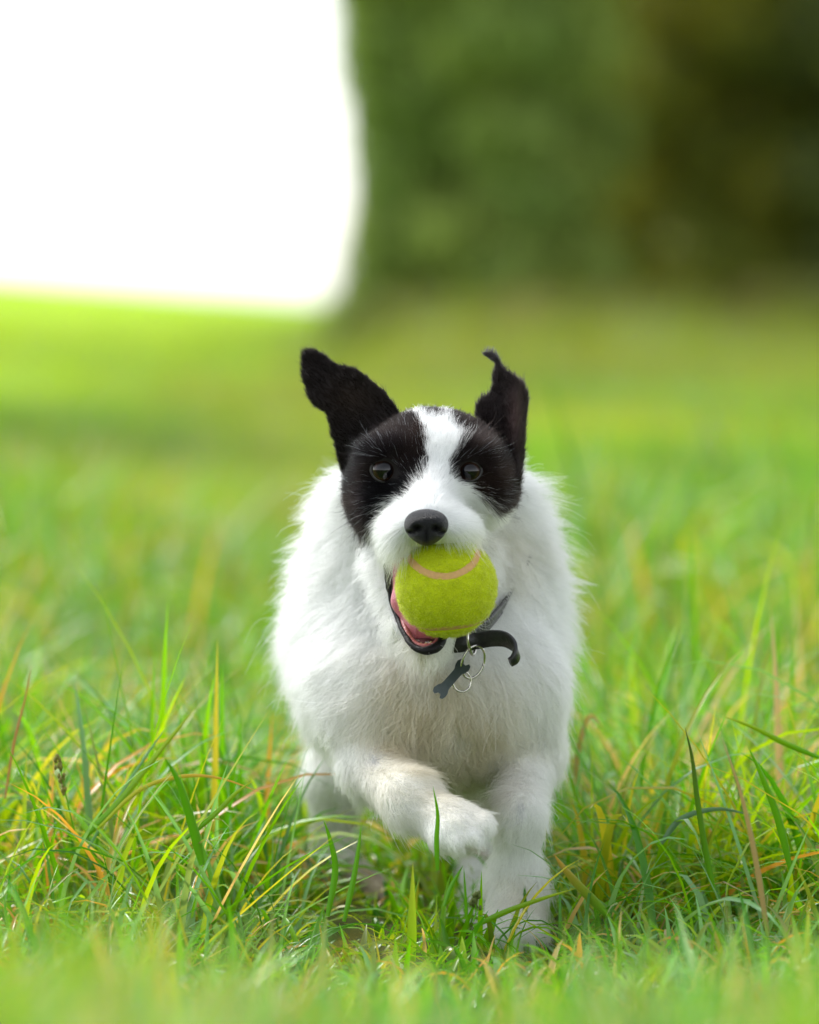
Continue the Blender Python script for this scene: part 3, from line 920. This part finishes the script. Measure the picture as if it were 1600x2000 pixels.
def yr_(u, v):
    r = np.clip(900 - v, -80, 230)
    ridge = 985 + (v - 700) * .03
    y = .045 + .00010 * r - .010 * np.exp(-((u - ridge - 18) / 16.0) ** 2) + .00016 * np.abs(u - ridge)
    y -= .00016 * np.clip(722 - v, 0, 60)                                     # the tip folds forward
    y -= .010 * np.exp(-((v - 930) / 18.0) ** 2) * np.clip((u - 970) / 30, 0, 1)   # crumple at the ear's foot
    return y
def cl_(u, v, p):
    w = np.clip(np.exp(-((u - 690) / 50) ** 2 - ((v - 780) / 36) ** 2), 0, 1)[:, None]
    return np.array((.011, .008, .007)) * (1 - w) + np.array((.022, .015, .010)) * w
def cr_(u, v, p):
    w = np.clip(np.exp(-((u - 1008) / 14) ** 2 - ((v - 815) / 50) ** 2), 0, 1)[:, None]
    t_ = np.clip((725 - v) / 25, 0, 1)[:, None]
    c = np.array((.018, .013, .013)) * (1 - w) + np.array((.085, .052, .050)) * w
    return c * (1 - t_) + np.array((.055, .048, .052)) * t_
ear(EAR_L, yl_, .0025, cl_, (-.7, .1, .7), .0028, 17000)
ear(EAR_R, yr_, .0023, cr_, (.1, .1, .9), .0032, 14000)

# ---- eyes, nose, mouth
def uv_sphere(c, r, nu=32, nv=20, sc=(1, 1, 1)):
    V = []; F = []
    for j in range(nv + 1):
        th = math.pi * j / nv
        for i in range(nu):
            ph = 2 * math.pi * i / nu
            V.append((c[0] + r * sc[0] * math.sin(th) * math.cos(ph), c[1] - r * sc[1] * math.cos(th), c[2] + r * sc[2] * math.sin(th) * math.sin(ph)))
    for j in range(nv):
        for i in range(nu):
            F.append((j * nu + i, (j + 1) * nu + i, (j + 1) * nu + (i + 1) % nu, j * nu + (i + 1) % nu))
    return np.array(V), np.array(F)
em, n, l, b = mat_new('eyeball')
b.inputs['Roughness'].default_value = .06; b.inputs['Specular IOR Level'].default_value = .4
ea = n.new('ShaderNodeAttribute'); ea.attribute_name = 'tint'; l.new(ea.outputs['Color'], b.inputs['Base Color'])
lid_m = simple_mat('eyelid_skin', (.014, .012, .014), .38, bump=.4, bscale=900)
for (ex, ey, er, sy) in ((751, 918, 22.5, .98), (917, 920, 20.5, .92)):
    s_ = surf(ex - 34, ey); s2 = surf(ex + 34, ey); s3 = surf(ex, ey - 34); s4 = surf(ex, ey + 34)
    yc = (s_.y + s2.y + s3.y + s4.y) / 4
    c = P(ex, ey, yc + .0052); r = er * sc_at(0) * 1.12
    V, F = uv_sphere(c, r)
    dx = np.hypot(V[:, 0] - c[0] - .0002, V[:, 2] - c[2]); fr_ = V[:, 1] < c[1]
    col = np.where((dx < r * .62)[:, None], (.002, .002, .003), (.022, .010, .005))
    col = np.where((dx < r * .86)[:, None], col, (.02, .015, .014))
    eye = child(link(mesh_np('eye', V, F, em, cols=col)), dog)
    path = []
    for k in range(36):
        a = 2 * math.pi * k / 36
        ux = er * (1.06 + .10 * (abs(math.cos(a)) ** 6)) * math.cos(a); uz = er * sy * 1.02 * math.sin(a)
        d = math.hypot(ux, uz) * sc_at(0)
        yy = c[1] - math.sqrt(max(r * r - min(d, r * .97) ** 2, 0)) * .92
        q = P(ex + ux, ey - uz, yy); path.append(q)
    V, F = tube(path, 3.0 * sc_at(0), 8, closed=True)
    child(link(mesh_np('eyelid', V, F, lid_m)), dog)
# nose leather
nprims = [ell((833, 1018, -.090), (38, .013, 22), k=.006), ell((812, 1030, -.088), (20, .014, 20), k=.006), ell((853, 1030, -.088), (20, .014, 20), k=.006),
          ell((833, 1046, -.088), (22, .012, 20), k=.006), ell((833, 1026, -.080), (36, .014, 28), k=.006)]
ncuts = [ell((815, 1033, -.106), (9, .011, 7), k=.003), ell((852, 1033, -.106), (9, .011, 7), k=.003),
         ell((802, 1040, -.098), (9, .010, 3), k=.003), ell((865, 1040, -.098), (9, .010, 3), k=.003),
         ell((833, 1055, -.106), (2.2, .008, 20), k=.002)]
Dn, ln = field(nprims, ncuts, P(780, 1080, -.09) + (0, -.03, 0), P(886, 980, -.09) + (0, .03, 0), .0007)
V, F = surface_net(Dn, ln, .0007)
nose_m = simple_mat('nose_leather', (.008, .008, .011), .42, bump=1.0, bscale=1300)
nose_m.node_tree.nodes['Principled BSDF'].inputs['Specular IOR Level'].default_value = .35
for q_ in nose_m.node_tree.nodes:
    if q_.type == 'BUMP': q_.inputs['Distance'].default_value = .003
child(link(mesh_np('nose', V, F, nose_m)), dog)
# lip
lip_m = simple_mat('lip_skin', (.008, .007, .008), .5, bump=.6, bscale=500)
lp = catmull([P(754, 1078, -.012), P(755, 1115, -.006), P(762, 1160, -.006), P(774, 1200, -.014), P(790, 1238, -.030), P(808, 1262, -.040), P(832, 1271, -.045),
              P(856, 1262, -.041), P(868, 1240, -.032), P(880, 1205, -.018)], 48)
lr = np.interp(np.linspace(0, 1, 48), [0, .15, .4, .6, .75, .9, 1], [4, 5.5, 5, 7, 9.5, 8, 5]) * sc_at(0)
V, F = tube(lp, lr, 12)
V = V + np.stack([smooth_noise(V, 500, 31), smooth_noise(V, 500, 32), smooth_noise(V, 500, 33)], 1) * .0005
child(link(mesh_np('lower_lip', V, F, lip_m)), dog)
# tongue
tp = [cone((779, 1098, -.004), (788, 1175, -.014), 13, 19, k=.008), cone((788, 1175, -.014), (820, 1224, -.022), 19, 28, k=.008),
      cone((824, 1228, -.018), (842, 1236, -.022), 27, 24, k=.008)]
tcut = [Prim('ell', c=BALL_C, r=np.array([BALL_R + .0005] * 3), k=.002), ell((812, 1205, -.044), (7, .012, 40), k=.006)]
Dt, lt = field(tp, tcut, P(740, 1290, -.05) + (0, -.02, 0), P(890, 1070, 0) + (0, .03, 0), .001)
V, F = surface_net(Dt, lt, .001)
lip_m.node_tree.nodes['Principled BSDF'].inputs['Specular IOR Level'].default_value = .18
tongue_m = simple_mat('tongue', (.50, .13, .17), .30, bump=.7, bscale=900, var=.22, sss=.3)
child(link(mesh_np('tongue', V, F, tongue_m)), dog)
tooth_m = simple_mat('tooth_enamel', (.42, .34, .14), .3, bump=.2, bscale=300, var=.1)
for (tx, ty, tr) in ((812, 1256, 3.2), (822, 1259, 3), (832, 1259, 3.2), (842, 1256, 3), (860, 1238, 6.5)):
    V, F = uv_sphere(P(tx, ty, -.036), tr * sc_at(0), 12, 8, (1, .9, 1.35))
    child(link(mesh_np('tooth', V, F, tooth_m)), dog)
# gum / inner lip edge
gum_m = simple_mat('gum', (.35, .10, .10), .35, bump=.4, bscale=600)
V, F = tube(catmull([P(786, 1205, -.018), P(797, 1240, -.031), P(812, 1258, -.037), P(832, 1263, -.040), P(852, 1256, -.037), P(865, 1232, -.028)], 24), 6 * sc_at(0), 10)
child(link(mesh_np('gum', V, F, gum_m)), dog)
#FACE_END

# ------------------------------------------------------------------ tennis ball
ball = empty('tennis_ball', tuple(BALL_C))
tag(ball, 'yellow green tennis ball with pale brown seam held in the dog\'s open mouth', 'ball')
A_ = np.array((.4101, .4101, .8146)); T_ = np.array((-1, 1, 0)) / math.sqrt(2)
O_ = np.array((1, 1, 0)) / math.sqrt(2); O_ = O_ - A_ * A_.dot(O_); O_ /= np.linalg.norm(O_)
el_, rl = .27, .03
Aw = np.array((math.sin(rl) * math.cos(el_), -math.cos(el_), math.sin(el_)))
Ow = np.array((-.10, 0, 1.0)); Ow = Ow - Aw * Aw.dot(Ow); Ow /= np.linalg.norm(Ow)
Tw = np.cross(Ow, Aw) * (1 if np.cross(O_, A_).dot(T_) > 0 else -1)
M3 = np.outer(Aw, A_) + np.outer(Ow, O_) + np.outer(Tw, T_)
tt = np.linspace(0, 2 * math.pi, 240, endpoint=False)
seam = np.stack([.79 * np.cos(tt) + .21 * np.cos(3 * tt), .79 * np.sin(tt) - .21 * np.sin(3 * tt), .8146 * np.sin(2 * tt)], 1) @ M3.T
seam /= np.linalg.norm(seam, axis=1)[:, None]
SW = .082                                            # seam half width on the unit sphere
V, F = uv_sphere((0, 0, 0), 1.0, 160, 90)
kd = KDTree(len(seam))
for i, s_ in enumerate(seam): kd.insert(s_, i)
kd.balance()
sdist = np.array([kd.find(v)[2] for v in V])
nrm = V.copy()
rad_ = 1.0 - .030 * np.clip((SW * 1.15 - sdist) / .03, 0, 1) + .006 * smooth_noise(V, 9, 41)
felt_c = np.tile(np.array((.46, .54, .012)), (len(V), 1)) * (1 + .12 * smooth_noise(V, 7, 44)[:, None])
felt_m = attr_mat('felt', rough=.95, spec=.1, bump=.8, bscale=600)
child(link(mesh_np('felt', V * rad_[:, None] * BALL_R + BALL_C, F, felt_m, cols=felt_c)), ball)
tn = np.roll(seam, -1, 0) - np.roll(seam, 1, 0); tn /= np.linalg.norm(tn, axis=1)[:, None]
sdv = np.cross(tn, seam)
prof = [(-1.0, .962), (-.96, .976), (-.6, .981), (0, .983), (.6, .981), (.96, .976), (1.0, .962)]
SV = np.concatenate([(seam * h2 + sdv * SW * w2)[:, None, :] for w2, h2 in prof], 1)
SV = SV * BALL_R + BALL_C
ns, kp = len(seam), len(prof)
SF = np.array([(i * kp + j, i * kp + j + 1, ((i + 1) % ns) * kp + j + 1, ((i + 1) % ns) * kp + j) for i in range(ns) for j in range(kp - 1)])
seam_m = simple_mat('seam_rubber', (.56, .33, .13), .75, bump=.5, bscale=500, var=.15)
child(link(mesh_np('seam', SV.reshape(-1, 3), SF, seam_m)), ball)
nf = 26000
d = R.normal(size=(nf, 3)); d /= np.linalg.norm(d, axis=1)[:, None]
sdist = np.array([kd.find(v)[2] for v in d])
d = d[sdist > SW * 1.02]; nf = len(d)
fl = R.normal(size=(nf, 3)) + np.stack([smooth_noise(d, 8, 51), smooth_noise(d, 8, 52), smooth_noise(d, 8, 53)], 1) * 1.5
fp = grow(d * BALL_R * .995 + BALL_C, d, fl, R.uniform(.0012, .0036, nf), R.uniform(.2, .8, nf), clump=9, cl=.5, curl=.5, gravity=0, wild=.5)
fcz = np.array((.54, .62, .020)) * R.uniform(.75, 1.2, (nf, 1)) * (1 + .15 * smooth_noise(d, 10, 55)[:, None])
fuzz_m = hair_mat('felt_fuzz', .6, .6)
child(link(hair_obj('fuzz', fp, taper(nf, 6, .00010), fcz, fuzz_m)), ball)

# ------------------------------------------------------------------ collar with tags
leather = simple_mat('black_leather', (.012, .012, .014), .42, bump=.7, bscale=450, coat=.1)
metal = simple_mat('nickel', (.55, .53, .48), .22, metal=1.0, bump=.15, bscale=300)
tagm = simple_mat('grey_green_tag_metal', (.035, .05, .05), .45, metal=.3, bump=.3, bscale=250, var=.2)
collar = empty('dog_collar', tuple(P(915, 1250, .01)))
tag(collar, 'black leather collar with loose strap end, steel rings and bone shaped tag', 'collar')
def strap(path, width, normal_hint, th=.0022, wdir=None, name='strap'):
    """flat strap swept along a path; widths across wdir"""
    p = np.array(path); t = np.gradient(p, axis=0); t /= np.linalg.norm(t, axis=1)[:, None]
    V = []; n_ = len(p)
    w_ = width if hasattr(width, '__len__') else [width] * n_
    for i in range(n_):
        wd = np.array(wdir[i] if isinstance(wdir, list) else wdir, float)
        wd = wd - t[i] * wd.dot(t[i]); wd /= np.linalg.norm(wd)
        nn = np.cross(t[i], wd)
        for (a, b_) in ((-1, -.55), (-.93, -1), (.93, -1), (1, -.55), (1, .55), (.93, 1), (-.93, 1), (-1, .55)):
            V.append(p[i] + wd * a * w_[i] / 2 + nn * b_ * th / 2)
    F = [(i * 8 + j, i * 8 + (j + 1) % 8, (i + 1) * 8 + (j + 1) % 8, (i + 1) * 8 + j) for i in range(n_ - 1) for j in range(8)]
    F += [(0, 1, 2, 3), (0, 3, 4, 7), (7, 4, 5, 6)]
    o_ = (n_ - 1) * 8
    F += [(o_ + 3, o_ + 2, o_ + 1, o_), (o_ + 7, o_ + 4, o_ + 3, o_), (o_ + 6, o_ + 5, o_ + 4, o_ + 7)]
    return np.array(V), np.array(F)
pxm = sc_at(0)
def fs(px, py, off):
    s_ = surf(px, py)
    y = s_.y if s_ is not None else .08
    return P(px, py, y - off)
c_path = [fs(1020, 1120, -.014), fs(996, 1165, -.004), P(960, 1212, .045), P(930, 1240, .030), P(898, 1254, .022), P(860, 1256, .024), P(800, 1240, .040),
          P(730, 1210, .075), P(668, 1130, .12), P(640, 1060, .19), P(700, 990, .26), P(845, 960, .28), P(980, 990, .26), P(1040, 1050, .19), P(1030, 1100, .12)]
cp = catmull(c_path + [c_path[0]], 110)
ctr = cp.mean(0)
V, F = strap(cp, 34 * pxm, None, .0026, [np.array((.35, -.15, 1.0))] * len(cp))
child(link(mesh_np('strap', V, F, leather)), collar)
y0 = P(915, 1250, .016)[1]
ep = catmull([P(880, 1260, y0 - .004), P(905, 1257, y0 - .006), P(930, 1252, y0 - .004), P(958, 1247, y0 - .008), P(984, 1248, y0 - .014), P(1001, 1258, y0 - .019), P(1009, 1272, y0 - .022),
              P(1006, 1286, y0 - .024), P(996, 1294, y0 - .025)], 40)
wd = list(np.interp(np.linspace(0, 1, 40), [0, .3, .6, .8, 1], [33, 33, 34, 30, 22]) * pxm)
V, F = strap(ep, wd, None, .0028, [np.array((-.25 * i / 39, -.75 * (i / 39) ** 1.2, 1.0 - .45 * (i / 39))) for i in range(40)])
child(link(mesh_np('strap_end', V, F, leather)), collar)
V, F = strap(catmull([P(968, 1226, y0 + .002), P(972, 1250, y0 - .0145), P(966, 1268, y0 + .002)], 12), 10 * pxm, None, .002, (1, 0, 0))
def ring(c, rx, rz, yt, r, rot=0.0, n_=40, turns=1, name='ring'):
    path = []
    for k in range(int(n_ * turns)):
        a = 2 * math.pi * k / n_
        ux, uz = rx * math.cos(a), rz * math.sin(a)
        X_, Z_ = ux * math.cos(rot) - uz * math.sin(rot), ux * math.sin(rot) + uz * math.cos(rot)
        path.append(P(c[0] + X_, c[1] - Z_, c[2] + yt * math.cos(a) + (0.0016 * k / n_ if turns > 1 else 0)))
    V, F = tube(path, r, 8, closed=(turns == 1))
    return child(link(mesh_np(name, V, F, metal)), collar)
yr = y0 - .008
ring((921, 1248, yr), 7, 31, .010, .0011, rot=.10, name='collar_ring')
ring((924, 1293, yr - .003), 21, 33, .006, .0008, rot=-.35, turns=1.9, name='split_ring')
ring((902, 1331, yr - .004), 18, 20, .004, .0007, name='tag_ring')
# bone shaped tag: outline swept to a plate
ba, bb = np.array((909., 1297.)), np.array((857., 1356.))
ax_ = (bb - ba) / np.linalg.norm(bb - ba); pe = np.array((-ax_[1], ax_[0])); Lb_ = np.linalg.norm(bb - ba)
half = []
for (s_, w_) in ((0.04, 3.5), (-.04, 8), (-.02, 13), (.06, 15.5), (.16, 14), (.24, 10), (.30, 9), (.5, 9), (.70, 9), (.76, 10), (.84, 14), (.94, 15.5), (1.02, 13), (1.04, 8), (.96, 3.5)):
    half.append((s_, w_))
outl = [(s_, w_ * .95) for s_, w_ in half] + [(s_, -w_ * .8) for s_, w_ in reversed(half)]
V = []
for sgn in (-1, 1):
    for (s_, w_) in outl:
        q = ba + ax_ * s_ * Lb_ + pe * w_
        V.append(P(q[0], q[1], yr - .008 + w_ * .00022 + sgn * .0007))
nn_ = len(outl)
Vc = [P(*(ba + ax_ * Lb_ * f), yr - .008 + sgn * .0007) for sgn in (-1, 1) for f in (.1, .5, .9)]
me = bpy.data.meshes.new('bone_tag')
faces = [tuple(range(nn_)), tuple(range(2 * nn_ - 1, nn_ - 1, -1))] + [(i, (i + 1) % nn_, nn_ + (i + 1) % nn_, nn_ + i) for i in range(nn_)]
me.from_pydata([tuple(v) for v in V], [], faces); me.update(); me.materials.append(tagm)
bt = bpy.data.objects.new('bone_tag', me); child(link(bt), collar)
bv = bt.modifiers.new('bevel', 'BEVEL'); bv.width = .0004; bv.segments = 2
#COLLAR_END

# ------------------------------------------------------------------ single blades and stems that stand out
def hero(name, pts, width, Y, root_c, tip_c, label, group=None, cat='grass blade', fold=.3):
    p = np.array([P(a, b_, Y if len(q) < 1 else Y + q[0]) for (a, b_, *q) in pts])
    c = catmull(list(p), 18); n_ = len(c)
    t = np.gradient(c, axis=0); t /= np.linalg.norm(t, axis=1)[:, None]
    u = np.linspace(0, 1, n_)
    w = width * sc_at(Y) * np.clip(1.02 - u ** 2.4, .02, 1) * np.clip(.6 + u * 2, 0, 1) / 2
    sd_ = np.cross(t, (.25, 1, .1)); sd_ /= np.linalg.norm(sd_, axis=1)[:, None]
    nn = np.cross(sd_, t)
    V = np.stack([c + sd_ * w[:, None], c + nn * w[:, None] * fold, c - sd_ * w[:, None],
                  c - sd_ * w[:, None] * .96 - nn * .00025, c + nn * (w[:, None] * fold - .0003), c + sd_ * w[:, None] * .96 - nn * .00025], 1).reshape(-1, 3)
    F = [(i * 6 + j, i * 6 + (j + 1) % 6, (i + 1) * 6 + (j + 1) % 6, (i + 1) * 6 + j) for i in range(n_ - 1) for j in range(6)]
    C = np.repeat(np.array(root_c)[None] * (1 - u[:, None]) + np.array(tip_c)[None] * u[:, None], 6, 0)
    o = mesh_np(name, V, F, grass_m, cols=C)
    return tag(link(o), label, cat, group)
G1, G2, GY, GO, GB = (.15, .40, .008), (.20, .46, .010), (.40, .50, .020), (.62, .40, .10), (.24, .44, .24)
hero('grass_blade', [(1395, 1740), (1378, 1660), (1362, 1560), (1352, 1480), (1338, 1420)], 13, -.02, G1, (.10, .15, .02), 'tall upright dark green blade with thin brown tip right of the dog')
hero('grass_blade', [(1545, 1700), (1520, 1600), (1490, 1520), (1460, 1455)], 16, -.02, G1, G2, 'broad green blade leaning left near the right edge')
hero('grass_blade', [(160, 1640), (230, 1570), (310, 1470), (385, 1378)], 15, .06, G1, GY, 'long bright green blade leaning right on the left side', )
hero('grass_blade', [(170, 1660), (230, 1560), (290, 1470), (325, 1420)], 7, .07, GB, GB, 'thin bluish green blade beside the long leaning one')
hero('grass_blade', [(190, 1620), (270, 1545), (350, 1517), (430, 1520), (520, 1552)], 9, .04, GY, GO, 'arched blade turning orange towards its tip')
hero('grass_blade', [(395, 1690), (378, 1620), (350, 1530), (322, 1480)], 20, -.10, G1, G1, 'dark green blade leaning left beside the arched one')
hero('grass_blade', [(360, 1640), (420, 1590), (460, 1550), (495, 1524)], 11, .0, G1, GY, 'short green blade pointing up right, left of the dog')
hero('grass_blade', [(855, 1700), (853, 1640), (855, 1590), (846, 1535)], 11, -.075, G1, G2, 'narrow green blade standing in front of the lifted paw')
hero('grass_blade', [(868, 1770), (880, 1735), (893, 1710), (905, 1690)], 9, -.07, G1, G1, 'small dark blade leaning right below the lifted paw')
hero('grass_blade', [(912, 1800), (910, 1760), (908, 1725), (906, 1695)], 6, -.09, G1, G1, 'thin dark blade upright in front of the rear foot')
hero('grass_blade', [(925, 1810), (990, 1780), (1060, 1755), (1125, 1735)], 12, -.06, G1, GY, 'long low blade lying across the front paw')
hero('grass_blade', [(1190, 1790), (1140, 1740), (1105, 1700), (1082, 1668)], 20, -.02, G1, GO, 'broad blade with browned edge right of the front leg')
hero('grass_blade', [(1500, 1830), (1480, 1700), (1450, 1560), (1410, 1440)], 12, -.18, (.45, .36, .18), (.45, .38, .2), 'dry straw coloured stalk leaning left on the right side', cat='dry stalk')
hero('grass_blade', [(10, 1560), (28, 1450), (48, 1370), (62, 1300)], 6, .18, (.46, .27, .10), (.50, .28, .10), 'thin reddish stalk at the left edge', cat='dry stalk')
hero('grass_blade', [(640, 1790), (655, 1700), (645, 1640), (632, 1600)], 14, -.05, G1, G2, 'first green blade standing in front of the hind leg')
hero('grass_blade', [(672, 1800), (690, 1720), (700, 1660), (706, 1610)], 12, -.05, G1, G2, 'green blade leaning right in front of the hind leg')
hero('grass_blade', [(1290, 1650), (1330, 1600), (1400, 1580), (1470, 1592)], 12, .05, (.14, .28, .12), (.18, .32, .18), 'pale bluish blade arched low on the right')
hero('grass_blade', [(1130, 1560), (1128, 1480), (1150, 1400), (1180, 1420)], 12, .35, (.50, .44, .20), (.62, .48, .20), 'dry curled blade just right of the dog\'s shoulder', cat='dry stalk')
hero('grass_blade', [(1600, 1480), (1530, 1450), (1470, 1420), (1410, 1398)], 12, .08, G1, GY, 'long blade reaching left from the right edge')
# seed heads
seed_m = attr_mat('seed', rough=.7, translucent=.15)
def seed_head(pts, Y, col, label, nsd=26, spread=7):
    t = empty('seed_head_stem', tuple(P(pts[0][0], pts[0][1], Y)))
    tag(t, label, 'grass stem')
    c = catmull([P(a, b_, Y) for a, b_ in pts], 16)
    V, F = tube(c, list(np.linspace(.0006, .00035, 16)), 6)
    child(link(mesh_np('stem', V, F, grass_m, cols=np.tile(np.array(G1), (len(V), 1)))), t)
    vs, fs_, o_ = [], [], 0
    for k in range(nsd):
        f = R.uniform(.55, 1); q = c[int(f * 15)] + R.normal(0, spread * sc_at(Y) * .5, 3)
        V, F = uv_sphere(q, .0012, 6, 4, (1, 1, 1.7)); vs.append(V); fs_.append(F + o_); o_ += len(V)
    V = np.concatenate(vs)
    child(link(mesh_np('seed_head', V, np.concatenate(fs_), seed_m, cols=np.tile(np.array(col), (len(V), 1)))), t)
seed_head([(150, 1640), (135, 1580), (122, 1520), (113, 1475)], .05, (.24, .22, .05), 'grass seed head on a thin stem at the left')
seed_head([(925, 1800), (930, 1780), (928, 1762), (932, 1745)], -.085, (.10, .13, .03), 'small dark seed head in front of the front paw')
